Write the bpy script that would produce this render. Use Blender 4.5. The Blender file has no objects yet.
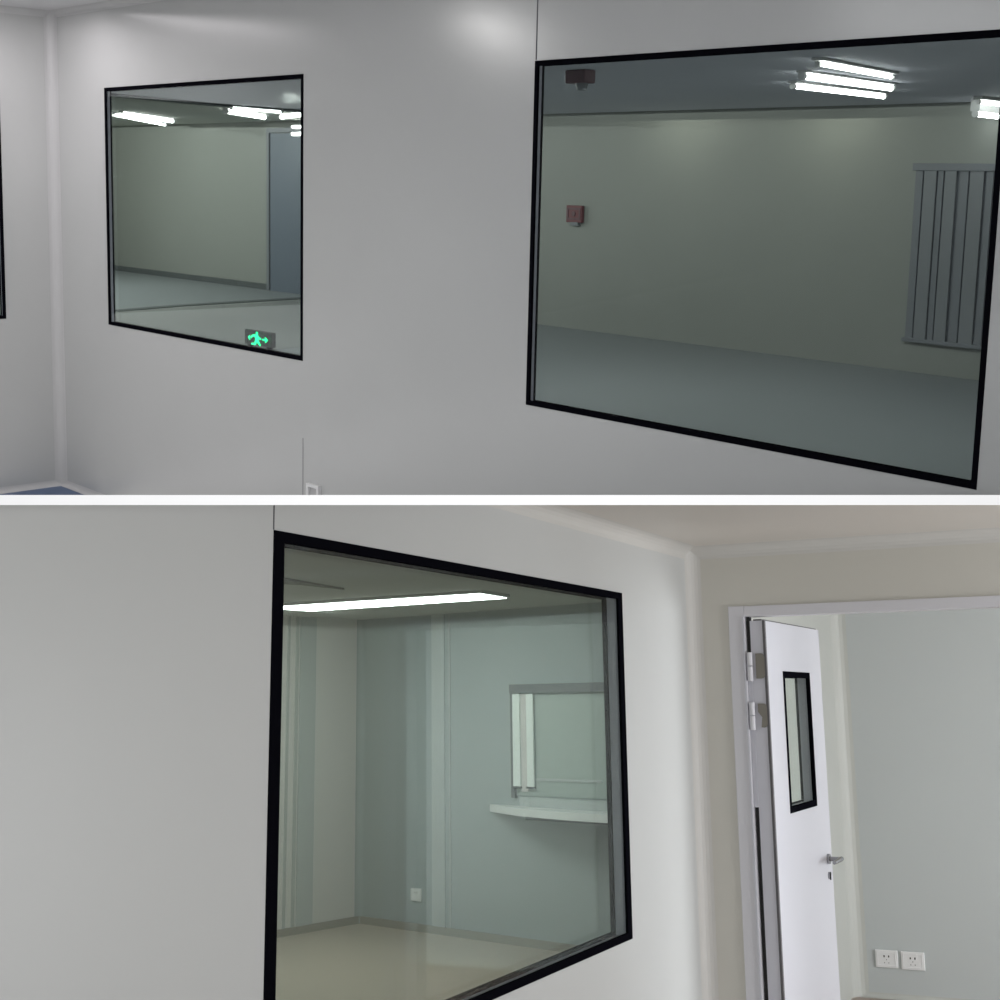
import bpy, bmesh, math
from mathutils import Matrix, Vector

scene = bpy.context.scene
COL = scene.collection

# ------------------------------------------------------------------ frames
# The photograph joins two views, one above the other. Both rooms are built as
# whole rooms with right angles; the lower one stands level in the world, the
# upper one stands on the sloping slab that parts them.
DOWN = Matrix.Identity(4)
UP = (Matrix.Translation((0, 0, 1.82))
      @ Matrix(((-0.3213, 0.8953, -0.3084, 0), (-0.9022, -0.3884, -0.1877, 0),
                (-0.2878, 0.2180, 0.9325, 0), (0, 0, 0, 1)))
      @ Matrix.Translation((0, 0, -1.7417)))
SLAB_N = Vector((-0.1229, -0.0729, 0.9897)).normalized()
EYE = Vector((0, 0, 1.82))


# ------------------------------------------------------------------ materials
def mat(name, col, rough=0.5, metal=0.0, spec=0.5, var=0.03, scale=3.0, bump=0.0, bscale=60.0,
        emit=0.0, ecol=None, sheen=0.0):
    m = bpy.data.materials.new(name)
    m.use_nodes = True
    nt = m.node_tree
    p = nt.nodes['Principled BSDF']
    p.inputs['Roughness'].default_value = rough
    p.inputs['Metallic'].default_value = metal
    p.inputs['Specular IOR Level'].default_value = spec
    tc = nt.nodes.new('ShaderNodeTexCoord')
    nz = nt.nodes.new('ShaderNodeTexNoise')
    nz.inputs['Scale'].default_value = scale
    nz.inputs['Detail'].default_value = 4
    nt.links.new(tc.outputs['Object'], nz.inputs['Vector'])
    mx = nt.nodes.new('ShaderNodeMix')
    mx.data_type = 'RGBA'
    mx.inputs['A'].default_value = (*[max(0, c * (1 - var)) for c in col], 1)
    mx.inputs['B'].default_value = (*[min(1, c * (1 + var)) for c in col], 1)
    nt.links.new(nz.outputs['Fac'], mx.inputs['Factor'])
    nt.links.new(mx.outputs['Result'], p.inputs['Base Color'])
    if bump:
        n2 = nt.nodes.new('ShaderNodeTexNoise')
        n2.inputs['Scale'].default_value = bscale
        n2.inputs['Detail'].default_value = 3
        nt.links.new(tc.outputs['Object'], n2.inputs['Vector'])
        bp = nt.nodes.new('ShaderNodeBump')
        bp.inputs['Strength'].default_value = bump
        bp.inputs['Distance'].default_value = 0.002
        nt.links.new(n2.outputs['Fac'], bp.inputs['Height'])
        nt.links.new(bp.outputs['Normal'], p.inputs['Normal'])
    if emit:
        p.inputs['Emission Color'].default_value = (*(ecol or col), 1)
        p.inputs['Emission Strength'].default_value = emit
    return m


def glass(name, tint, refl):
    """thin pane: tinted see-through with a mirror reflection that grows at grazing angles"""
    m = bpy.data.materials.new(name)
    m.use_nodes = True
    nt = m.node_tree
    for n in list(nt.nodes):
        nt.nodes.remove(n)
    out = nt.nodes.new('ShaderNodeOutputMaterial')
    tr = nt.nodes.new('ShaderNodeBsdfTransparent')
    tr.inputs['Color'].default_value = (*tint, 1)
    gl = nt.nodes.new('ShaderNodeBsdfGlossy')
    gl.inputs['Roughness'].default_value = 0.02
    gl.inputs['Color'].default_value = (1, 1, 1, 1)
    fr = nt.nodes.new('ShaderNodeFresnel')
    fr.inputs['IOR'].default_value = 1.3
    mu = nt.nodes.new('ShaderNodeMath')
    mu.operation = 'MULTIPLY'
    mu.inputs[1].default_value = refl
    nt.links.new(fr.outputs['Fac'], mu.inputs[0])
    mx = nt.nodes.new('ShaderNodeMixShader')
    nt.links.new(mu.outputs[0], mx.inputs['Fac'])
    nt.links.new(tr.outputs[0], mx.inputs[1])
    nt.links.new(gl.outputs[0], mx.inputs[2])
    nt.links.new(mx.outputs[0], out.inputs['Surface'])
    return m


M = {
    # upper room
    'up_wall': mat('painted steel panel grey', (0.49, 0.495, 0.49), 0.215, spec=0.9, var=0.035, scale=2.2, bump=0.05, bscale=25),
    'up_seam': mat('panel joint dark', (0.12, 0.12, 0.13), 0.6),
    'up_cove': mat('cove profile', (0.50, 0.50, 0.50), 0.35),
    'up_ceiling': mat('ceiling panel white', (0.62, 0.62, 0.63), 0.45),
    'blue_floor': mat('blue vinyl floor', (0.075, 0.12, 0.22), 0.4, var=0.12, scale=8),
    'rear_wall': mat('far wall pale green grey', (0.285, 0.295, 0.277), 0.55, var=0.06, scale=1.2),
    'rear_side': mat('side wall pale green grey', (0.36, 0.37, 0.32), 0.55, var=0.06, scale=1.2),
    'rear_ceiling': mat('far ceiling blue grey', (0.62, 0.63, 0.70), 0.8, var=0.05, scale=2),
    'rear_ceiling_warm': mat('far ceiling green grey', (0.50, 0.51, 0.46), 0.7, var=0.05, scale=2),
    'rear_floor': mat('far floor blue grey', (0.24, 0.26, 0.275), 0.55, var=0.07, scale=1.4),
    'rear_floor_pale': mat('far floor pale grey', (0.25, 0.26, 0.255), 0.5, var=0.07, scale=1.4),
    'dark_line': mat('dark floor joint', (0.10, 0.11, 0.115), 0.7),
    'blue_door': mat('blue grey door sheet', (0.14, 0.165, 0.21), 0.5),
    'screen_dark': mat('screen slat grey', (0.20, 0.21, 0.235), 0.5),
    'screen_pale': mat('screen slat pale grey', (0.22, 0.23, 0.25), 0.5),
    'maroon': mat('maroon plastic', (0.17, 0.045, 0.055), 0.45),
    'maroon_dark': mat('dark maroon plastic', (0.13, 0.06, 0.075), 0.5),
    'frame_black': mat('black glazing border', (0.004, 0.004, 0.006), 1.0, spec=0.0),
    'reveal_grey': mat('aluminium spacer grey', (0.42, 0.42, 0.47), 0.4),
    'tube': mat('fluorescent tube', (1, 1, 1), 0.4, emit=9.0, ecol=(1.0, 1.0, 0.96)),
    'batten': mat('white lamp housing', (0.6, 0.6, 0.6), 0.5),
    'sign_case': mat('exit sign dark case', (0.015, 0.017, 0.018), 0.6),
    'sign_green': mat('exit sign green light', (0.0, 0.8, 0.25), 0.4, emit=3.5, ecol=(0.0, 0.85, 0.28)),
    'up_glass': glass('grey green glass', (0.93, 0.95, 0.95), 0.15),
    'socket_white': mat('white socket plastic', (0.78, 0.78, 0.78), 0.35),
    'socket_hole': mat('socket slot dark', (0.05, 0.05, 0.05), 0.6),
    # lower room
    'lo_wall': mat('painted panel off white', (0.55, 0.56, 0.55), 0.36, var=0.02, scale=1.6, bump=0.03, bscale=20),
    'door_wall': mat('door wall paint', (0.60, 0.585, 0.53), 0.55, var=0.02, scale=1.6),
    'lo_ceiling': mat('ceiling warm white', (0.66, 0.63, 0.58), 0.5, var=0.02),
    'lo_cove': mat('cove warm white', (0.60, 0.59, 0.56), 0.55, var=0.02),
    'steel_frame': mat('white enamelled door frame', (0.64, 0.635, 0.665), 0.35, var=0.01),
    'door_white': mat('white enamelled door leaf', (0.56, 0.56, 0.605), 0.35, var=0.01),
    'seal': mat('grey rubber seal', (0.10, 0.095, 0.10), 0.6),
    'gap_shade': mat('black gap shade', (0.01, 0.01, 0.01), 0.7),
    'hinge': mat('brushed steel hinge', (0.22, 0.205, 0.175), 0.45, metal=0.3),
    'chrome': mat('polished steel', (0.36, 0.36, 0.37), 0.22, metal=0.9),
    'hall_wall': mat('hall wall grey green', (0.50, 0.53, 0.53), 0.55, var=0.03, scale=1.0),
    'hall_side': mat('hall side wall cream', (0.49, 0.50, 0.47), 0.5, var=0.02),
    'pink_floor': mat('pinkish brown vinyl floor', (0.36, 0.29, 0.25), 0.45, var=0.06, scale=5),
    'skirt': mat('brownish skirting', (0.26, 0.24, 0.20), 0.6),
    'brown_floor': mat('brown vinyl floor', (0.42, 0.36, 0.29), 0.4, var=0.07, scale=4),
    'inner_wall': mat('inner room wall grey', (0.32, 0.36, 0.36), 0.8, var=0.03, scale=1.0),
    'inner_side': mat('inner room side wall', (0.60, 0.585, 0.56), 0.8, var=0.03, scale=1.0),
    'inner_reflection': mat('painted reflection grey', (0.39, 0.415, 0.40), 0.7),
    'inner_strip': mat('pale rail and painted reflection', (0.43, 0.465, 0.455), 0.4),
    'inner_ceiling': mat('inner ceiling', (0.44, 0.45, 0.41), 0.6),
    'lamp_panel': mat('lit lamp diffuser', (1, 1, 1), 0.4, emit=9.0, ecol=(1, 1, 1)),
    'slot': mat('dark ceiling shade', (0.10, 0.09, 0.07), 0.7),  # for the shadow painted on the inner ceiling
    'counter': mat('white counter top', (0.72, 0.74, 0.73), 0.3),
    'blind': mat('white vertical blind', (0.80, 0.86, 0.83), 0.4),
    'hatch_head': mat('dark hatch frame', (0.10, 0.11, 0.11), 0.5),
    'hatch_pane': mat('hatch back panel', (0.36, 0.42, 0.39), 0.4),
    'lo_glass': glass('green tinted glass', (0.91, 0.94, 0.925), 0.09),
    'slab': mat('white slab', (0.93, 0.93, 0.93), 0.7, var=0.0),
}


# ------------------------------------------------------------------ mesh helpers
class MB:
    def __init__(self):
        self.bm = bmesh.new()

    def quad(self, *pts):
        vs = [self.bm.verts.new(p) for p in pts]
        self.bm.faces.new(vs)
        return self

    def box(self, x0, x1, y0, y1, z0, z1, bevel=0.0):
        r = bmesh.ops.create_cube(self.bm, size=1.0)
        for v in r['verts']:
            v.co = Vector(((x0 + x1) / 2 + v.co.x * abs(x1 - x0), (y0 + y1) / 2 + v.co.y * abs(y1 - y0),
                           (z0 + z1) / 2 + v.co.z * abs(z1 - z0)))
        if bevel:
            es = list({e for v in r['verts'] for e in v.link_edges})
            bmesh.ops.bevel(self.bm, geom=es, offset=bevel, segments=2, affect='EDGES', profile=0.5)
        return self

    def cyl(self, a, b, r, n=20, r2=None):
        a, b = Vector(a), Vector(b)
        d = b - a
        rot = d.to_track_quat('Z', 'Y').to_matrix().to_4x4()
        bmesh.ops.create_cone(self.bm, cap_ends=True, segments=n, radius1=r, radius2=r if r2 is None else r2,
                              depth=d.length, matrix=Matrix.Translation((a + b) / 2) @ rot)
        return self

    def prism(self, pts, d):
        """extrude closed polygon pts by vector d"""
        d = Vector(d)
        lo = [self.bm.verts.new(p) for p in pts]
        hi = [self.bm.verts.new(Vector(p) + d) for p in pts]
        n = len(pts)
        self.bm.faces.new(lo)
        self.bm.faces.new(hi[::-1])
        for i in range(n):
            self.bm.faces.new((lo[i], hi[i], hi[(i + 1) % n], lo[(i + 1) % n]))
        return self

    def ring(self, u0, u1, w0, w1, tu, tw, v0, v1, bevel=0.0):
        """rectangular picture-frame ring in the u/w plane, thickness v0..v1"""
        o = [(u0, w0), (u1, w0), (u1, w1), (u0, w1)]
        i = [(u0 + tu, w0 + tw), (u1 - tu, w0 + tw), (u1 - tu, w1 - tw), (u0 + tu, w1 - tw)]
        V = [[self.bm.verts.new((p[0], v, p[1])) for p in loop] for loop in (o, i) for v in (v0, v1)]
        of, ob, inf, inb = V
        for k in range(4):
            j = (k + 1) % 4
            self.bm.faces.new((of[k], of[j], inf[j], inf[k]))
            self.bm.faces.new((ob[k], inb[k], inb[j], ob[j]))
            self.bm.faces.new((of[k], ob[k], ob[j], of[j]))
            self.bm.faces.new((inf[k], inf[j], inb[j], inb[k]))
        return self

    def clip(self, room):
        mw = room
        inv = mw.inverted()
        n = (mw.to_3x3().transposed() @ SLAB_N).normalized()
        p = inv @ EYE
        geom = list(self.bm.verts) + list(self.bm.edges) + list(self.bm.faces)
        r = bmesh.ops.bisect_plane(self.bm, geom=geom, plane_co=p, plane_no=n,
                                   clear_inner=(room is UP), clear_outer=(room is DOWN), dist=1e-5)
        es = [e for e in r['geom_cut'] if isinstance(e, bmesh.types.BMEdge)]
        try:
            bmesh.ops.contextual_create(self.bm, geom=es)
        except Exception:
            pass
        return self

    def build(self, name, m, parent=None, matrix=None, smooth=False, **props):
        bmesh.ops.recalc_face_normals(self.bm, faces=self.bm.faces)
        me = bpy.data.meshes.new(name)
        self.bm.to_mesh(me)
        self.bm.free()
        me.materials.append(m)
        if smooth:
            for p in me.polygons:
                p.use_smooth = True
            try:
                me.set_sharp_from_angle(angle=math.radians(40))
            except Exception:
                pass
        o = bpy.data.objects.new(name, me)
        COL.objects.link(o)
        if parent:
            o.parent = parent
        elif matrix is not None:
            o.matrix_world = matrix
        for k, v in props.items():
            o[k] = v
        return o


def struct(name, mb, m, room, label, cat, clip=True):
    if clip:
        mb.clip(room)
    return mb.build(name, m, matrix=room, kind='structure', label=label, category=cat)


def thing(name, label, cat, room, loc=(0, 0, 0), rz=0.0, group=None, kind=None):
    o = bpy.data.objects.new(name, None)
    o.empty_display_size = 0.1
    COL.objects.link(o)
    o.matrix_world = room @ Matrix.Translation(loc) @ Matrix.Rotation(rz, 4, 'Z')
    o['label'] = label
    o['category'] = cat
    if group:
        o['group'] = group
    if kind:
        o['kind'] = kind
    return o


def wall_with_holes(us, ws, holes, v0, v1):
    """wall in the u/w plane between v0 (front) and v1 (back) with rectangular holes (cell index pairs)"""
    b = MB()
    nu, nw = len(us) - 1, len(ws) - 1

    def solid(i, j):
        return 0 <= i < nu and 0 <= j < nw and (i, j) not in holes
    for i in range(nu):
        for j in range(nw):
            if not solid(i, j):
                continue
            a, c, d, e = us[i], us[i + 1], ws[j], ws[j + 1]
            for v in (v0, v1):
                b.quad((a, v, d), (c, v, d), (c, v, e), (a, v, e))
            if not solid(i - 1, j):
                b.quad((a, v0, d), (a, v1, d), (a, v1, e), (a, v0, e))
            if not solid(i + 1, j):
                b.quad((c, v0, d), (c, v1, d), (c, v1, e), (c, v0, e))
            if not solid(i, j - 1):
                b.quad((a, v0, d), (c, v0, d), (c, v1, d), (a, v1, d))
            if not solid(i, j + 1):
                b.quad((a, v0, e), (c, v0, e), (c, v1, e), (a, v1, e))
    bmesh.ops.remove_doubles(b.bm, verts=b.bm.verts, dist=1e-5)
    return b


def swap_xy(b):
    """turn a wall built along x into one along y (x<->y)"""
    for v in b.bm.verts:
        v.co = Vector((v.co.y, v.co.x, v.co.z))
    return b


def cove(corner, ax_a, ax_b, along, length, r, n=6):
    """concave quarter-round fillet; corner point, directions away from it on both surfaces, run direction"""
    b = MB()
    c = Vector(corner)
    A, B, L = Vector(ax_a), Vector(ax_b), Vector(along) * length
    centre = c + (A + B) * r
    pts = [c]
    for k in range(n + 1):
        t = math.pi / 2 * k / n
        pts.append(centre - A * r * math.sin(t) - B * r * math.cos(t))
    # profile: corner, then arc from (on A side) to (on B side)
    b.prism(pts, L)
    return b


# =================================================================== UPPER ROOM
FV = 3.4706          # front face of the window wall
TW = 0.03            # depth of the flush glazing
U0 = -7.355
H = 2.6

# window wall with two openings: openings are the outer sizes of the black borders
WIN = [(-6.779, -5.004, 0.9595, 2.178), (-3.602, -1.838, 0.9535, 2.167)]
us = [-24.0, WIN[0][0], WIN[0][1], WIN[1][0], WIN[1][1], -0.4]
# both sill and head heights differ by a few millimetres, so one opening each
wb = MB()
for (ua, ub, hole) in ((-24.0, -4.2, WIN[0]), (-4.2, -0.4, WIN[1])):
    part = wall_with_holes([ua, hole[0], hole[1], ub], [-0.6, hole[2], hole[3], H + 0.08], {(1, 1)}, FV, FV + TW)
    me = bpy.data.meshes.new('tmp')
    part.bm.to_mesh(me)
    part.bm.free()
    wb.bm.from_mesh(me)
    bpy.data.meshes.remove(me)
struct('wall_back', wb, M['up_wall'], UP, 'grey steel panel wall holding the two dark glazed windows of the upper room', 'wall')

# left wall with one window
lw = swap_xy(wall_with_holes([0.2, 1.39, 3.166, FV + TW], [-0.6, 0.955, 2.17, H + 0.08], {(1, 1)}, U0, U0 - TW))
struct('wall_left', lw, M['up_wall'], UP, 'grey steel side wall at the left edge of the upper room', 'wall')

struct('ceiling', MB().box(U0 - TW, -0.4, 0.2, FV + 0.001, H, H + 0.08), M['up_ceiling'], UP,
       'white ceiling of the upper room seen in the top left corner', 'ceiling')
struct('floor', MB().box(U0 - TW, 0.5, 0.2, FV + TW, -0.08, 0.0), M['blue_floor'], UP,
       'blue vinyl floor in the corner of the upper room', 'floor')
struct('trim_1', cove((U0, FV, 0), (1, 0, 0), (0, -1, 0), (0, 0, 1), H, 0.05), M['up_cove'], UP,
       'rounded vertical cove in the corner of the grey upper room', 'cove trim')
struct('trim_2', cove((U0, FV, 0), (0, -1, 0), (0, 0, 1), (1, 0, 0), 6.8, 0.03), M['up_cove'], UP,
       'cove along the foot of the grey window wall', 'cove trim')
struct('trim_3', cove((U0, FV, 0), (1, 0, 0), (0, 0, 1), (0, -1, 0), 3.2, 0.03), M['up_cove'], UP,
       'cove along the foot of the grey left wall', 'cove trim')
struct('trim_4', MB().box(-3.599, -3.5945, FV - 0.0015, FV + 0.001, 2.17, H), M['up_seam'], UP,
       'thin dark panel joint above the large upper window', 'joint')
struct('trim_5', MB().box(-5.003, -5.000, FV - 0.001, FV + 0.001, -0.1, 0.62), M['up_seam'], UP,
       'faint panel joint beside the wall socket', 'joint')
struct('trim_6', cove((U0, FV, H), (0, -1, 0), (0, 0, -1), (1, 0, 0), 6.8, 0.035), M['up_cove'], UP,
       'cove between the grey window wall and the ceiling', 'cove trim')
struct('trim_7', cove((U0, FV, H), (1, 0, 0), (0, 0, -1), (0, -1, 0), 3.2, 0.035), M['up_cove'], UP,
       'cove between the grey left wall and the ceiling', 'cove trim')


def glazing(name, label, room, u0, u1, w0, w1, v, depth, tu, tw, gmat, swap=False, sill_grey=False):
    """flush double glazing: black border on the front pane, spacer reveal, black border on the rear pane"""
    root = thing(name, label, 'window', room, kind='structure')

    def fin(b, nm, m):
        if swap:
            swap_xy(b)
        return b.build(nm, m, parent=root)
    s = 1 if depth > 0 else -1
    g = 0.0008
    fin(MB().ring(u0 + g, u1 - g, w0 + g, w1 - g, tu, tw, v - s * 0.002, v + s * 0.006), 'window_frame', M['frame_black'])
    fin(MB().ring(u0 + g, u1 - g, w0 + g, w1 - g, tu * 0.75, tw * 0.55, v + s * 0.006, v + depth * 0.76), 'spacer', M['reveal_grey'])
    fin(MB().ring(u0 + g, u1 - g, w0 + g, w1 - g, tu * 1.0, tw * 1.0, v + depth * 0.76, v + depth), 'rear_frame', M['frame_black'])
    a, b_ = tu * 0.6, tw * 0.6
    fin(MB().box(u0 + a, u1 - a, v + s * 0.001, v + s * 0.005, w0 + b_, w1 - b_), 'front_pane', gmat)
    fin(MB().box(u0 + a, u1 - a, v + depth * 0.84, v + depth * 0.84 + s * 0.004, w0 + b_, w1 - b_), 'rear_pane', gmat)
    return root


glazing('window_1', 'square black-bordered window on the left of the upper grey wall, green sign glowing at its bottom', UP,
        *WIN[0][:2], WIN[0][2], WIN[0][3], FV, TW, 0.0165, 0.017, M['up_glass'])
glazing('window_2', 'large black-bordered window at the right of the upper grey wall', UP,
        *WIN[1][:2], WIN[1][2], WIN[1][3], FV, TW, 0.0165, 0.017, M['up_glass'])
glazing('window_3', 'black-bordered window cut by the left edge of the upper picture', UP,
        1.39, 3.166, 0.955, 2.17, U0, -TW, 0.0165, 0.017, M['up_glass'], swap=True)
struct('wall_corridor', MB().box(-8.42, -8.4, 0.2, FV, -0.6, H), M['rear_side'], UP,
       'pale wall behind the window at the left edge', 'wall')

# ---- the room behind the two upper windows
RV = 12.3
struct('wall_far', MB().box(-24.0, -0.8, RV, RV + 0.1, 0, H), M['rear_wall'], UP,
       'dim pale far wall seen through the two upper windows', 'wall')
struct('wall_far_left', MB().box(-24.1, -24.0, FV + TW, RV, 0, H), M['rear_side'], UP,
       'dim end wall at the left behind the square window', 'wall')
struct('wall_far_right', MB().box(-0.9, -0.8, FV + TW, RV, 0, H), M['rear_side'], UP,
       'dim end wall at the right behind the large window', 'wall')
b = MB().prism([(-24, FV + TW, 0), (-24, RV, 0), (-0.8, RV, 0), (-0.8, FV + TW, 0)], (0, 0, -0.08))
struct('floor_far', b, M['rear_floor'], UP, 'blue grey floor of the room behind the upper windows', 'floor')
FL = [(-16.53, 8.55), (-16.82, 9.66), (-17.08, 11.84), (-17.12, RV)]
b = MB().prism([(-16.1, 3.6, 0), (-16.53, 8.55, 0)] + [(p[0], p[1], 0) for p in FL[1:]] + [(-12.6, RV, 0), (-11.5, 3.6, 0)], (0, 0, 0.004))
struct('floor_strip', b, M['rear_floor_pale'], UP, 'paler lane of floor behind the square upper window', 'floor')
b = MB().prism([(p[0] - 0.10, p[1], 0) for p in FL] + [(p[0] + 0.10, p[1], 0) for p in FL[::-1]], (0, 0, 0.012))
struct('trim_8', b, M['dark_line'], UP, 'dark joint across the floor behind the square upper window', 'joint')
struct('trim_9', MB().box(-24, -12.8, RV - 0.03, RV, 0, 0.09), M['dark_line'], UP,
       'dark skirting of the far wall behind the square upper window', 'skirting')
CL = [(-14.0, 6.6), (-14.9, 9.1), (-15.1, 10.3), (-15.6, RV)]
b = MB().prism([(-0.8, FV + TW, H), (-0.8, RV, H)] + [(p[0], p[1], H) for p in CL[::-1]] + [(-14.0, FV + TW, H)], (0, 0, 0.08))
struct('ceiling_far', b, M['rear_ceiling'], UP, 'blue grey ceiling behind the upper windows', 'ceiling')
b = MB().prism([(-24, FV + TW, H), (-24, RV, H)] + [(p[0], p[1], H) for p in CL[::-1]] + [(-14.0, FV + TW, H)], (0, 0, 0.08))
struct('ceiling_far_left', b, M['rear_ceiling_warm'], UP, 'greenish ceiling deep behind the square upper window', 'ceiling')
b = MB().prism([(p[0] - 0.14, p[1], H) for p in CL] + [(p[0] + 0.14, p[1], H) for p in CL[::-1]], (0, 0, -0.02))
struct('trim_10', b, M['dark_line'], UP, 'dark joint across the ceiling behind the square upper window', 'joint')

# blue door sheet on the far wall
t = thing('door_2', 'blue grey door in the far wall behind the right edge of the square window', 'door', UP, kind='structure')
MB().box(-18.55, -16.9, RV - 0.05, RV - 0.005, 0.0, 2.42).build('door_leaf', M['blue_door'], parent=t)
MB().ring(-18.65, -16.8, -0.1, 2.5, 0.07, 0.07, RV - 0.06, RV - 0.004).build('door_frame', M['screen_dark'], parent=t)

# slatted screen at the far right
t = thing('wall_louvre', 'tall grey slatted panel dimly seen through the right side of the large window', 'panel', UP, (-6.93, RV, 0))
for k, (a, w_) in enumerate(((-0.44, .08), (-0.34, .13), (-0.20, .06), (-0.12, .12), (0.03, .09), (0.14, .14), (0.30, .07), (0.38, .10))):
    MB().box(a, a + w_, -0.05 - 0.01 * (k % 2), -0.001, 0.34, 1.96, 0.004).build('slat', M['screen_pale' if k % 2 else 'screen_dark'], parent=t)
MB().box(-0.45, 0.48, -0.03, -0.0005, 0.33, 1.97).build('backing', M['screen_dark'], parent=t)
MB().box(-0.47, 0.50, -0.065, -0.001, 1.96, 2.03, 0.005).build('top_rail', M['screen_dark'], parent=t)
MB().box(-0.47, 0.50, -0.065, -0.001, 0.30, 0.34, 0.005).build('bottom_rail', M['screen_dark'], parent=t)

# alarm call point on the far wall
t = thing('alarm_call_point', 'small square maroon alarm box on the wall behind the large upper window', 'alarm', UP, (-11.97, RV, 1.40))
MB().box(-0.13, 0.13, -0.05, -0.001, -0.105, 0.10, 0.008).build('housing', M['maroon'], parent=t)
MB().ring(-0.11, 0.11, -0.07, 0.07, 0.02, 0.02, -0.056, -0.049).build('window_rim', M['maroon_dark'], parent=t)
MB().cyl((0, -0.05, 0), (0, -0.06, 0), 0.03).build('button', M['maroon_dark'], parent=t)
MB().box(-0.06, 0.07, -0.05, -0.001, -0.145, -0.101, 0.004).build('terminal_cap', M['screen_dark'], parent=t)
# ceiling alarm
t = thing('ceiling_alarm', 'dark maroon box under the ceiling in the top left of the large upper window', 'alarm', UP, (-7.55, 7.75, H))
MB().box(-0.105, 0.105, -0.06, 0.06, -0.10, -0.001, 0.01).build('housing', M['maroon_dark'], parent=t)
MB().cyl((0.02, 0, -0.10), (0.02, 0, -0.15), 0.05, r2=0.035).build('sounder_dome', M['screen_pale'], parent=t)


# batten lamps behind the windows
def batten(a, c, label, group=None, w=2.56, r=0.022, hang=True, z2=None):
    a = Vector((a[0], a[1], w))
    c = Vector((c[0], c[1], w if z2 is None else z2))
    d = c - a
    L = d.length
    t = bpy.data.objects.new('tube_lamp', None)
    COL.objects.link(t)
    t.empty_display_size = 0.1
    t.matrix_world = UP @ Matrix.Translation(a) @ Matrix.Rotation(math.atan2(d.y, d.x), 4, 'Z')
    t['label'] = label
    t['category'] = 'lamp'
    if group:
        t['group'] = group
    top = H - w
    if hang:
        MB().box(-0.03, L + 0.03, -0.045, 0.045, max(0.02, r), top - 0.001, 0.003).build('housing', M['batten'], parent=t)
    else:
        MB().box(-0.03, L + 0.03, 0.02, RV - a.y - 0.002, -0.03, 0.03, 0.003).build('housing', M['batten'], parent=t)
    MB().cyl((0, 0, 0), (L, 0, 0), r, 14).build('tube', M['tube'], parent=t, smooth=True)
    for x in (-0.03, L):
        MB().cyl((x, 0, 0), (x + 0.03, 0, 0), r * 1.25, 12).build('end_cap', M['batten'], parent=t, smooth=True)
    return t


g1 = 'three tube lamps over the large window'
batten((-5.48, 7.85), (-5.66, 8.99), 'topmost of the three short tube lamps near the top right of the large window', g1, r=0.014)
batten((-6.14, 8.61), (-6.24, 9.92), 'middle of the three short tube lamps near the top right of the large window', g1, r=0.024)
batten((-6.78, 9.39), (-6.83, 10.75), 'lowest of the three short tube lamps near the top right of the large window', g1, r=0.021)
batten((-6.40, 11.6), (-6.40, 12.26), 'upper tube lamp cut by the right edge of the large window', 'lamps at the right edge', w=2.55, r=0.018)
batten((-6.56, 11.85), (-6.58, 12.26), 'lower tube lamp cut by the right edge of the large window', 'lamps at the right edge', w=2.46, r=0.024)
g2 = 'tube lamps at the left of the square window'
batten((-17.85, 9.39), (-19.3, 10.98), 'upper tube lamp at the left of the square window', g2, r=0.03)
batten((-18.38, 9.55), (-20.99, 11.81), 'lower long tube lamp at the left of the square window', g2, r=0.018)
g3 = 'tube lamps at the right of the square window'
batten((-15.56, 9.62), (-16.51, 10.80), 'left half of the bright bent row of lamps in the square window', g3, r=0.032)
batten((-16.22, 10.90), (-15.10, 10.51), 'right half of the bright bent row of lamps in the square window', g3, r=0.03)
batten((-14.81, 9.24), (-15.03, 10.07), 'thin tube lamp above the bright bent row in the square window', g3, r=0.016)
batten((-17.58, 12.0), (-17.1, 12.0), 'upper small wall lamp at the right edge of the square window', 'small wall lamps', w=2.495, r=0.018, hang=False)
batten((-17.58, 12.0), (-17.1, 12.0), 'lower small wall lamp at the right edge of the square window', 'small wall lamps', w=2.39, r=0.022, hang=False)

# exit sign standing low behind the square window
t = thing('exit_sign', 'glowing green running-man exit sign behind the bottom of the square window', 'sign', UP, (-12.27, 7.95, 0.0))
MB().box(-0.255, 0.255, 0.0, 0.05, 0.02, 0.175, 0.008).build('case', M['sign_case'], parent=t)
for x in (-0.18, 0.18):
    MB().box(x - 0.02, x + 0.02, 0.0, 0.05, 0.0, 0.022).build('foot', M['sign_case'], parent=t)
b = MB()
f = -0.004


def pl(b, pts):
    b.prism([(p[0], f, 0.0975 + p[1]) for p in pts], (0, 0.005, 0))


# running figure (left-centre) and arrow (right)
b.cyl((-0.02, f, 0.143), (-0.02, 0.001, 0.143), 0.019, 14)
pl(b, [(-0.09, 0.035), (-0.01, 0.036), (0.03, 0.012), (0.06, 0.012), (0.06, -0.002), (0.015, -0.004), (0.0, 0.008), (0.012, -0.02),
       (0.05, -0.05), (0.04, -0.066), (-0.02, -0.03), (-0.05, -0.062), (-0.12, -0.062), (-0.12, -0.046), (-0.065, -0.044), (-0.045, -0.005),
       (-0.06, 0.016), (-0.09, 0.016), (-0.125, -0.004), (-0.14, 0.008)])
pl(b, [(0.09, 0.008), (0.135, 0.008), (0.135, 0.028), (0.185, 0.0), (0.135, -0.028), (0.135, -0.008), (0.09, -0.008)])
pl(b, [(-0.185, 0.0), (-0.15, 0.024), (-0.15, -0.024)])
for v in b.bm.verts:
    v.co.z = 0.0975 + (v.co.z - 0.0975) * 1.12 - (0.004 if v.co.z > 0 else 0)
b.build('pictogram', M['sign_green'], parent=t, label='glowing green running figure with arrows')


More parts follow.
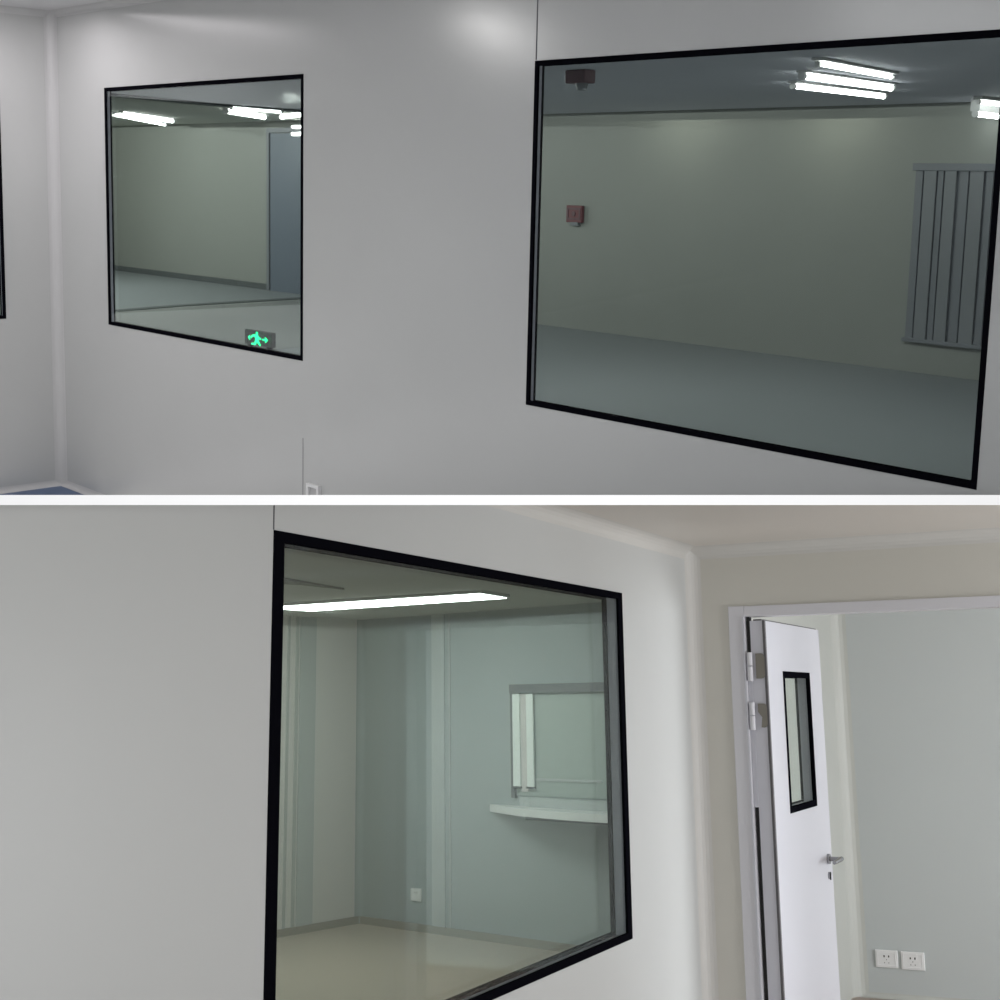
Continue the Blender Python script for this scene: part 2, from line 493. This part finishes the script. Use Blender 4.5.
def socket(name_loc, rz, label, room, w=0.13, h=0.10, group=None, holes=True, clip=False, double=False):
    t = thing('wall_socket', label, 'socket', room, name_loc, rz, group)
    # faces local -y
    p = MB().box(-w / 2, w / 2, -0.012, -0.0005, -h / 2, h / 2, 0.003)
    r = MB().ring(-w / 2 + 0.012, w / 2 - 0.012, -h / 2 + 0.012, h / 2 - 0.012, 0.004, 0.004, -0.0145, -0.011)
    hl = MB()
    for x, z, a in ((-0.014, 0.016, 0), (0.014, 0.016, 0), (0.0, -0.004, 0), (-0.013, -0.022, 1), (0.013, -0.022, -1)):
        k_ = 1.0 if z > 0.01 else 0.5
        hl.box(x - 0.0038 * k_, x + 0.0038 * k_, -0.0135, -0.0115, z - 0.006 * k_, z + 0.006 * k_)
    p.build('plate', M['socket_white'], parent=t)
    r.build('rim', M['socket_white'], parent=t)
    hl.build('slot', M['socket_hole'], parent=t)
    return t


# half-hidden socket on the upper window wall: an empty white box rim
t = thing('wall_socket', 'small white open socket box low on the grey upper wall, cut by the white band', 'socket', UP, (-4.911, FV, 0.385))
MB().ring(-0.045, 0.045, -0.045, 0.045, 0.014, 0.014, -0.016, -0.0005).build('rim', M['socket_white'], parent=t)
MB().box(-0.030, 0.030, -0.006, -0.0006, -0.030, 0.030).build('plate', M['up_cove'], parent=t)

# =================================================================== LOWER ROOM
XD = 4.931
YW = 1.60
HC = 2.373
W0, W1, Z0, Z1 = 2.3005, 4.2335, 1.1187, 2.1643
DG = 0.055
b = wall_with_holes([-0.6, W0, W1, XD], [0.0, Z0, Z1, HC], {(1, 1)}, YW, YW + DG)
struct('wall_window', b, M['lo_wall'], DOWN, 'off-white panel wall holding the big black-framed window of the lower room', 'wall')
glazing('window_4', 'big black-framed window seen at a slant in the lower picture', DOWN,
        W0, W1, Z0, Z1, YW, DG, 0.036, 0.021, M['lo_glass'])
struct('trim_11', MB().box(W0 - 0.002, W0 + 0.001, YW - 0.0012, YW + 0.001, Z1, HC), M['up_seam'], DOWN,
       'thin dark panel joint above the lower window', 'joint')

# door wall
FO, FI = 1.4560, 1.3990      # left frame outer / inner edge
RO, RI = 0.425, 0.48
FT, FTI = 2.153, 2.115
TD = 0.06
b = swap_xy(wall_with_holes([-2.2, RI - 0.02, FI + 0.02, YW + DG], [0.0, FTI + 0.02, HC], {(1, 0)}, XD, XD + TD))
struct('wall_door', b, M['door_wall'], DOWN, 'beige wall around the open doorway of the lower room', 'wall')
struct('ceiling_lower', MB().box(-0.6, XD + TD, -2.2, YW + DG, HC, HC + 0.06), M['lo_ceiling'], DOWN,
       'warm white ceiling at the top right of the lower room', 'ceiling')
struct('floor_lower', MB().box(-0.6, XD, -2.2, YW + DG, -0.06, 0.0), M['pink_floor'], DOWN,
       'pinkish brown floor of the lower room', 'floor')
R_ = 0.045
struct('trim_12', cove((XD, YW, 0), (-1, 0, 0), (0, -1, 0), (0, 0, 1), HC, R_), M['lo_cove'], DOWN,
       'rounded vertical cove between the window wall and the door wall', 'cove trim')
struct('trim_13', cove((XD, YW, HC), (0, -1, 0), (0, 0, -1), (-1, 0, 0), 5.5, R_), M['lo_cove'], DOWN,
       'ceiling cove above the lower window', 'cove trim')
struct('trim_14', cove((XD, YW, HC), (-1, 0, 0), (0, 0, -1), (0, -1, 0), 3.8, R_), M['lo_cove'], DOWN,
       'ceiling cove above the doorway', 'cove trim')

# ---- door with frame
root = thing('door_1', 'white door standing open in a white frame at the right of the lower picture', 'door', DOWN, kind='structure')
fr = MB()
fr.box(XD - 0.010, XD + TD + 0.01, FI, FO, 0, FT, 0.002)
fr.box(XD - 0.010, XD + TD + 0.01, RO, RI, 0, FT, 0.002)
fr.box(XD - 0.0095, XD + TD + 0.0095, RI, FI, FTI, FT - 0.0005, 0.002)
fr.build('door_frame', M['steel_frame'], parent=root)
# raised lip of the frame
MB().box(XD - 0.016, XD - 0.010, FI, FI + 0.007, 0, FTI, 0.001).build('frame_lip', M['door_white'], parent=root)
s1 = MB().box(XD + 0.012, XD + 0.03, 1.3832, FI - 0.003, 1.985, 2.1145)  # black strips standing in for the shadow in the jamb gap
s1.build('gap_shade', M['gap_shade'], parent=root)
MB().box(XD + 0.012, XD + 0.03, 1.3832, FI - 0.003, 0.0, 1.46).build('gap_shade', M['gap_shade'], parent=root)
MB().box(XD + 0.004, XD + 0.03, 1.3832, FI - 0.001, 1.46, 1.985).build('jamb_strip', M['door_white'], parent=root)

LX0, LX1, LT, LB = XD + 0.006, 5.772, 2.100, 0.012
LY0, LY1 = 1.3325, 1.3830      # room-side face, far face
wx0, wx1, wz0, wz1 = 5.168, 5.568, 1.426, 1.9245
leaf = thing_leaf = wall_with_holes([LX0, wx0, wx1, LX1], [LB, wz0, wz1, LT], {(1, 1)}, LY0, LY1)
leaf = leaf.build('door_leaf', M['door_white'], parent=root)
MB().box(LX0 - 0.003, LX0 + 0.012, LY0 - 0.0035, LY0 + 0.005, LB, LT).build('edge_seal', M['seal'], parent=leaf)
MB().box(LX0 + 0.01, LX1, LY0 + 0.01, LY1 - 0.01, LT - 0.001, LT + 0.006).build('top_seal', M['seal'], parent=leaf)
MB().ring(wx0 - 0.002, wx1 + 0.002, wz0 - 0.002, wz1 + 0.002, 0.019, 0.022, LY0 - 0.003, LY0 + 0.010).build('glass_frame', M['frame_black'], parent=leaf)
MB().ring(wx0 + 0.001, wx1 - 0.001, wz0 + 0.001, wz1 - 0.001, 0.020, 0.014, LY0 + 0.010, LY1 - 0.008).build('glass_spacer', M['reveal_grey'], parent=leaf)
MB().ring(wx0 - 0.002, wx1 + 0.002, wz0 - 0.002, wz1 + 0.002, 0.019, 0.022, LY1 - 0.008, LY1 + 0.003).build('rear_glass_frame', M['frame_black'], parent=leaf)
MB().box(wx0 + 0.01, wx1 - 0.01, LY0 + 0.003, LY0 + 0.007, wz0 + 0.01, wz1 - 0.01).build('glass_pane', M['lo_glass'], parent=leaf)
# hinges
for za, zb, low in ((1.898, 1.985, False), (1.730, 1.812, True)):
    h = MB()
    r = 0.012
    ya, yb = LY0 + 0.003, LY0 + 0.037
    pts = []
    for cy, cz, a0 in ((ya + r, za + r, 180), (yb - 0.002, za, None), (yb - 0.002, zb, None), (ya + r, zb - r, 90)):
        if a0 is None:
            pts.append((LX0 - 0.0045, cy, cz))
        else:
            for k in range(5):
                an = math.radians(a0 + 90 * k / 4)
                pts.append((LX0 - 0.0045, cy + r * math.cos(an), cz + r * math.sin(an)))
    if low:   # lower hinge: leaf with a cut-away lower corner
        mid = (za + zb) / 2 + 0.006
        pts = [p if not (p[1] > yb - 0.003 and p[2] < mid) else (p[0], yb - 0.012, za) for p in pts]
        pts = [q for p in pts for q in ([p, (p[0], yb - 0.016, mid - 0.012), (p[0], yb - 0.002, mid + 0.006)] if abs(p[1] - (yb - 0.012)) < 1e-6 and p[2] == za else [p])]
    h.prism(pts, (0.003, 0, 0))
    hp = h.build('hinge', M['hinge'], parent=root)
    m_ = (za + zb) / 2
    MB().cyl((LX0 - 0.016, 1.385, m_ + 0.002), (LX0 - 0.016, 1.385, zb + 0.004), 0.0095).build('knuckle', M['steel_frame'], parent=hp, smooth=True)
    MB().cyl((LX0 - 0.016, 1.385, za - 0.008), (LX0 - 0.016, 1.385, m_ - 0.002), 0.0095).build('knuckle', M['steel_frame'], parent=hp, smooth=True)
# lever handle and lock
hx, hz = 5.70, 1.216
hb = MB().cyl((hx, LY0 - 0.010, hz), (hx, LY0 + 0.0005, hz), 0.019, 28)
hb.cyl((hx, LY0 - 0.052, hz), (hx, LY0 - 0.009, hz), 0.009, 16)
hd = hb.build('handle', M['chrome'], parent=root, smooth=True)
lv = MB()
lv.cyl((hx + 0.006, LY0 - 0.052, hz + 0.001), (hx - 0.05, LY0 - 0.058, hz + 0.004), 0.0095, 16)
lv.cyl((hx - 0.05, LY0 - 0.058, hz + 0.004), (hx - 0.12, LY0 - 0.052, hz - 0.001), 0.0095, 16, r2=0.007)
lv.build('lever', M['chrome'], parent=hd, smooth=True)
kb = MB().cyl((hx, LY0 - 0.007, hz - 0.062), (hx, LY0 + 0.0005, hz - 0.062), 0.014, 24)
kh = kb.build('keyhole', M['chrome'], parent=root, smooth=True)
MB().cyl((hx, LY0 - 0.009, hz - 0.056), (hx, LY0 - 0.006, hz - 0.056), 0.008, 14).box(hx - 0.004, hx + 0.004, LY0 - 0.009, LY0 - 0.006, hz - 0.078, hz - 0.056).build('key_slot', M['gap_shade'], parent=kh)

# ---- hall behind the doorway
HX, HY = 9.44, 2.085
HHC = 2.62
struct('wall_hall', MB().box(HX, HX + 0.08, -4.0, HY, 0, HHC), M['hall_wall'], DOWN,
       'grey green wall beyond the open doorway', 'wall')
struct('wall_hall_side', MB().prism([(XD + TD, 1.80, 0), (5.65, HY, 0), (HX, HY, 0), (HX, HY + 0.03, 0), (5.65, HY + 0.03, 0), (XD + TD, 1.83, 0)], (0, 0, HHC)), M['hall_side'], DOWN,
       'pale side wall behind the open white door', 'wall')
struct('ceiling_hall', MB().prism([(XD + TD, -4, HHC), (HX, -4, HHC), (HX, HY, HHC), (5.65, HY, HHC), (XD + TD, 1.80, HHC)], (0, 0, 0.05)), M['lo_ceiling'], DOWN,
       'ceiling of the hall beyond the doorway', 'ceiling')
struct('floor_hall', MB().prism([(XD, -4, -0.06), (HX, -4, -0.06), (HX, HY, -0.06), (5.65, HY, -0.06), (XD + TD, 1.80, -0.06), (XD, 1.7, -0.06)], (0, 0, 0.059)), M['pink_floor'], DOWN,
       'pinkish brown floor beyond the doorway', 'floor')
struct('trim_15', cove((HX, HY, 0), (-1, 0, 0), (0, -1, 0), (0, 0, 1), HHC, 0.09), M['hall_side'], DOWN,
       'pale vertical cove in the corner of the hall', 'cove trim')
struct('trim_16', cove((HX, HY, 0), (-1, 0, 0), (0, 0, 1), (0, -1, 0), 6.0, 0.03), M['hall_side'], DOWN,
       'cove at the foot of the hall wall', 'cove trim')
g = 'two sockets side by side on the hall wall'
socket((HX, 1.872, 0.233), math.radians(-90), 'left one of the two white sockets low on the wall beyond the door', DOWN, 0.138, 0.104, g)
socket((HX, 1.712, 0.230), math.radians(-90), 'right one of the two white sockets low on the wall beyond the door', DOWN, 0.142, 0.106, g)

# ---- inner room seen through the lower window
IH = 2.577
C0 = Vector((10.92, 6.62, 0))
FD = (Vector((10.14, 4.07, 0)) - C0).normalized()     # along the far wall, to the right
SD = Vector((-0.9708, 0.2401, 0))                     # along the side wall, to the left
FN = Vector((-FD.y, FD.x, 0))                         # normals
if FN.dot(-C0) < 0:
    FN = -FN
SN = Vector((-SD.y, SD.x, 0))
if SN.dot(-C0) < 0:
    SN = -SN


def on_far(s, z, out=0.0):
    p = C0 + FD * s + FN * out
    return (p.x, p.y, z)


def on_side(s, z, out=0.0):
    p = C0 + SD * s + SN * out
    return (p.x, p.y, z)


def slabbox(fn, s0, s1, z0, z1, o0, o1):
    return MB().prism([fn(s0, z0, o0), fn(s1, z0, o0), fn(s1, z0, o1), fn(s0, z0, o1)], (0, 0, z1 - z0))


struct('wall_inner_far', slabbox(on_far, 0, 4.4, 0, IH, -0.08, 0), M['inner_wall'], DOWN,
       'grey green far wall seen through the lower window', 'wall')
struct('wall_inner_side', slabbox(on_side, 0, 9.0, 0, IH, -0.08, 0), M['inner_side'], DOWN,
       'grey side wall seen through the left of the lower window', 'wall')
pf = C0 + FD * 4.4
ps = C0 + SD * 9.0
poly = [(C0.x, C0.y), (pf.x, pf.y), (pf.x, HY + 0.031), (5.65, HY + 0.031), (XD + TD + 0.001, 1.8305), (XD + TD + 0.001, YW + DG), (0.4, YW + DG), (0.4, ps.y), (ps.x, ps.y)]
struct('floor_inner', MB().prism([(x, y, 0) for x, y in poly], (0, 0, -0.06)), M['brown_floor'], DOWN,
       'brown floor seen through the lower window', 'floor')
struct('ceiling_inner', MB().prism([(x, y, IH) for x, y in poly], (0, 0, 0.06)), M['inner_ceiling'], DOWN,
       'dim ceiling around the long lit lamp seen through the lower window', 'ceiling')
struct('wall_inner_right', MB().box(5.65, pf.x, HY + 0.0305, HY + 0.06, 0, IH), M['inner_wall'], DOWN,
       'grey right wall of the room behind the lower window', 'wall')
n = 17
for nm, s0, s1, m, lb, fn, o in (  # thin strips that paint reflections of the near room onto these walls
        ('trim', 0.56, 0.74, 'inner_strip', 'pale vertical reflection painted on the side wall behind the lower window', on_side, 0.012),
        ('trim', 0.76, 0.79, 'inner_reflection', 'dark edge of the painted reflection on the side wall behind the lower window', on_side, 0.012),
        ('trim', 0.86, 0.885, 'inner_reflection', 'second dark line of the painted reflections at the left edge of the lower window', on_side, 0.012),
        ('trim', 0.96, 1.08, 'inner_strip', 'left pale reflection painted at the left edge of the lower window', on_side, 0.012),
        ('trim', 0.90, 1.05, 'inner_strip', 'pale mirrored door frame painted on the far wall right of the small socket', on_far, 0.012),
        ('trim', 1.10, 1.115, 'inner_reflection', 'thin line beside the painted reflection on the far wall', on_far, 0.008)):
    struct('%s_%d' % (nm, n), slabbox(fn, s0, s1, 0.0, IH, 0, o), M[m], DOWN, lb, 'joint')
    n += 1
struct('trim_23', slabbox(on_far, 0, 4.3, 0, 0.06, 0, 0.015), M['skirt'], DOWN, 'low cove at the foot of the far wall behind the lower window', 'skirting')
struct('trim_24', slabbox(on_side, 0, 8.0, 0, 0.06, 0, 0.015), M['skirt'], DOWN, 'low cove at the foot of the side wall behind the lower window', 'skirting')
struct('trim_25', cove(tuple(C0), tuple(FD), tuple(SD), (0, 0, 1), IH, 0.06), M['inner_wall'], DOWN,
       'vertical cove in the far corner behind the lower window', 'cove trim')

# long lit panel
t = thing('ceiling_lamp', 'long white lit lamp panel on the ceiling behind the lower window', 'lamp', DOWN, (8.93, 5.22, IH))
la, lb_, lc, ld = [Vector(p) for p in ((9.31, 6.10, 0), (8.98, 4.26, 0), (8.52, 4.24, 0), (8.79, 6.20, 0))]
cc = Vector((8.93, 5.22, 0))
MB().prism([tuple((p - cc) * 1.0 + Vector((0, 0, -0.028))) for p in (la, lb_, lc, ld)], (0, 0, 0.006)).build('diffuser', M['lamp_panel'], parent=t)
MB().prism([tuple((p - cc) * 1.03 + Vector((0, 0, -0.022))) for p in (la, lb_, lc, ld)], (0, 0, 0.0215)).build('housing', M['batten'], parent=t)
t = thing('ceiling_slot', 'short dark shade painted on the ceiling above the lit lamp behind the lower window', 'painted shade', DOWN, (7.5, 4.9, IH))
MB().prism([(-1.2, -0.42, -0.012), (-0.52, -0.115, -0.012), (0.36, 0.0, -0.012), (-0.10, 0.03, -0.012), (-0.25, 0.10, -0.012), (-0.75, 0.02, -0.012)], (0, 0, 0.0115)).build('shade_patch', M['slot'], parent=t)  # dark sheet standing in for a shadow on the ceiling

# hatch in the far wall
hs = lambda p: (Vector((p[0], p[1], 0)) - C0).dot(FD)
sA, sB = hs((10.387, 4.878)), 4.1
t = thing('window_5', 'serving hatch with dark head frame in the wall behind the lower window', 'window', DOWN, kind='structure')
slabbox(on_far, sA, sB, 1.905, 1.975, 0.0, 0.05).build('head_frame', M['hatch_head'], parent=t)
slabbox(on_far, sA - 0.01, sA + 0.03, 1.10, 1.905, 0.0, 0.03).build('side_frame', M['hatch_head'], parent=t)
slabbox(on_far, sA + 0.03, sB, 1.12, 1.905, 0.001, 0.008).build('hatch_panel', M['hatch_pane'], parent=t)
slabbox(on_far, sB - 0.9, sB - 0.35, 1.12, 1.905, 0.008, 0.014).build('pale_panel', M['inner_wall'], parent=t)
slabbox(on_far, sA + 0.2, sA + 0.9, 1.235, 1.255, 0.008, 0.018).build('lower_rail', M['inner_strip'], parent=t)
for a, w in ((10.383, 0.075), (10.334, 0.075)):
    pass
b1 = hs((10.382, 4.86))
b2 = hs((10.336, 4.71))
g = 'white vertical strips in the hatch'
for s0, w, lb in ((b1, 0.075, 'left one of the two white vertical strips in the hatch'), (b2 - 0.01, 0.07, 'right one of the two white vertical strips in the hatch')):
    t = thing('vertical_blind', lb, 'blind', DOWN, group=g)
    slabbox(on_far, s0, s0 + w, 1.19, 1.90, 0.02, 0.035).build('vane', M['blind'], parent=t)
    slabbox(on_far, s0 - 0.005, s0 + w + 0.005, 1.175, 1.19, 0.018, 0.04).build('weight', M['hatch_head'], parent=t)
s1 = slabbox(on_far, b1 + 0.075, b2 - 0.01, 1.15, 1.90, 0.015, 0.022)
s1.build('blind_gap', M['inner_side'], parent=bpy.data.objects['window_5'])
# counter below the hatch, tapering to a point at its left end
sL = hs((10.45, 5.08))
ZC = 0.985
pts = [on_far(sL - 0.06, ZC, 0.0), on_far(sL + 0.02, ZC, 0.05), on_far(sA + 0.02, ZC, 0.14), on_far(sA + 0.3, ZC, 0.25), on_far(sA + 0.8, ZC, 0.34), on_far(sB, ZC, 0.44), on_far(sB, ZC, 0.0)]
ct = MB().prism([tuple(p) for p in pts], (0, 0, 0.055))
pts2 = [on_far(sA + 0.05, ZC + 0.055, 0.0), on_far(sA + 0.22, ZC + 0.055, 0.07), on_far(sA + 0.6, ZC + 0.055, 0.12), on_far(sB, ZC + 0.055, 0.14), on_far(sB, ZC + 0.055, 0.0)]
t = thing('wall_counter', 'white counter running under the hatch behind the lower window', 'counter', DOWN)
ct.build('counter_top', M['counter'], parent=t)
MB().prism([tuple(p) for p in pts2], (0, 0, 0.07)).build('upstand', M['inner_strip'], parent=t)
slabbox(on_far, sA + 0.2, sB, ZC - 0.04, ZC, 0.0, 0.10).build('bracket', M['hatch_head'], parent=t)

sk = C0 + FD * hs((10.71, 5.94))
socket((sk.x + FN.x * 0.001, sk.y + FN.y * 0.001, 0.287), math.atan2(FN.y, FN.x) + math.pi / 2,
       'small white socket on the wall seen through the lower window', DOWN, 0.125, 0.10)

# =================================================================== SLAB BETWEEN THE ROOMS
cr = Vector((0.4335, -0.9011, -0.0125)).normalized()
cf0 = Vector((0.8817, 0.4212, 0.2125)).normalized()
cd0 = cf0.cross(cr).normalized()          # down
# level of the slab: 100/1400 below the optical axis
fwd = (cf0 + cd0 * (100 / 1400)).normalized()
nrm = cr.cross(fwd).normalized()
if nrm.z < 0:
    nrm = -nrm
d0 = 1.4 * math.sqrt(1 + (100 / 1400) ** 2)
o = EYE + fwd * d0
SM = Matrix(((cr.x, fwd.x, nrm.x, o.x), (cr.y, fwd.y, nrm.y, o.y), (cr.z, fwd.z, nrm.z, o.z), (0, 0, 0, 1)))
MB().box(-12, 12, 0, 26, -0.005, 0.005).build('floor_slab', M['slab'], matrix=SM, kind='structure',
                                              label='white slab edge that parts the upper room from the lower room', category='slab')


# =================================================================== LIGHT
def area(name, room, loc, target, sx, sy, power, col=(1, 1, 1)):
    l = bpy.data.lights.new(name, 'AREA')
    l.shape = 'RECTANGLE'
    l.size, l.size_y = sx, sy
    l.energy = power
    l.color = col
    o = bpy.data.objects.new(name, l)
    COL.objects.link(o)
    p = room @ Vector(loc)
    q = room @ Vector(target)
    o.matrix_world = Matrix.Translation(p) @ (q - p).to_track_quat('-Z', 'Y').to_matrix().to_4x4()
    return o


def point(name, room, loc, power, col=(1, 1, 1), r=0.0):
    l = bpy.data.lights.new(name, 'SPOT')
    l.spot_size = math.radians(180)
    l.spot_blend = 0.0
    l.energy = power
    l.color = col
    l.shadow_soft_size = r
    o = bpy.data.objects.new(name, l)
    COL.objects.link(o)
    o.matrix_world = room @ Matrix.Translation(loc)
    return o


# ceiling lamps of the upper room (outside the picture)
area('upper_ceiling_light', UP, (-5.9, 1.5, 2.57), (-5.9, 1.5, 0), 1.7, 0.12, 21, (1.0, 0.98, 0.97))
area('upper_ceiling_light', UP, (-6.75, 2.7, 2.56), (-6.95, 2.7, 0), 1.0, 0.8, 12, (1.0, 0.95, 0.98))
area('upper_ceiling_light', UP, (-3.4, 0.9, 2.57), (-3.4, 0.9, 0), 0.6, 1.2, 22, (0.97, 0.98, 1.0))
# tube lamp light of the room behind the upper windows
for u, v, p in ((-21.0, 9.0, 360), (-17.5, 8.5, 190), (-12.5, 8.5, 125), (-8.5, 8.5, 85), (-5.0, 8.5, 55)):
    point('rear_tube_light', UP, (u, v, 2.57), p, (0.97, 1.0, 0.92))
point('rear_glow_light', UP, (-10.35, 11.7, 2.49), 6, (1.0, 0.98, 0.8))  # two added unseen lights that make the glow patches on the far wall
point('rear_glow_light', UP, (-8.35, 11.7, 2.47), 6, (1.0, 0.98, 0.8))
# daylight from the open side of the lower room
area('lower_daylight', DOWN, (4.3, -1.6, 1.2), (4.7, 1.6, 1.1), 1.2, 1.6, 42, (0.95, 0.97, 1.0))
area('hall_daylight', DOWN, (7.2, -2.8, 1.2), (7.9, 1.5, 1.1), 2.4, 1.6, 150, (0.94, 0.97, 1.0))
# light of the lit panel behind the lower window, then an added fill
point('inner_room_light', DOWN, (8.6, 5.4, 2.50), 30, (1.0, 1.0, 0.97))
point('inner_room_light', DOWN, (7.6, 6.4, 2.5), 42, (1.0, 1.0, 0.97))  # added fill to brighten the side wall, no lamp hangs here
# added light at the camera that whitens the slab edge
area('slab_fill', DOWN, tuple(EYE), tuple(EYE + fwd), 1.4, 0.04, 18)

w = bpy.data.worlds.new('World')
scene.world = w
w.use_nodes = True
bg = w.node_tree.nodes['Background']
bg.inputs['Color'].default_value = (0.93, 0.96, 1.0, 1)
bg.inputs['Strength'].default_value = 0.31

# =================================================================== CAMERA
cam = bpy.data.cameras.new('Camera')
co = bpy.data.objects.new('Camera', cam)
COL.objects.link(co)
cam.sensor_width = 36
cam.lens = 50.4
cam.shift_y = -0.1
cam.clip_start = 0.05
cam.clip_end = 100
up = -cd0
co.matrix_world = Matrix(((cr.x, up.x, -cf0.x, EYE.x), (cr.y, up.y, -cf0.y, EYE.y), (cr.z, up.z, -cf0.z, EYE.z), (0, 0, 0, 1)))
scene.camera = co

scene.view_settings.view_transform = 'Standard'
scene.view_settings.look = 'None'
scene.view_settings.exposure = 0.0
scene.view_settings.gamma = 1.0
scene.view_settings.use_curve_mapping = False
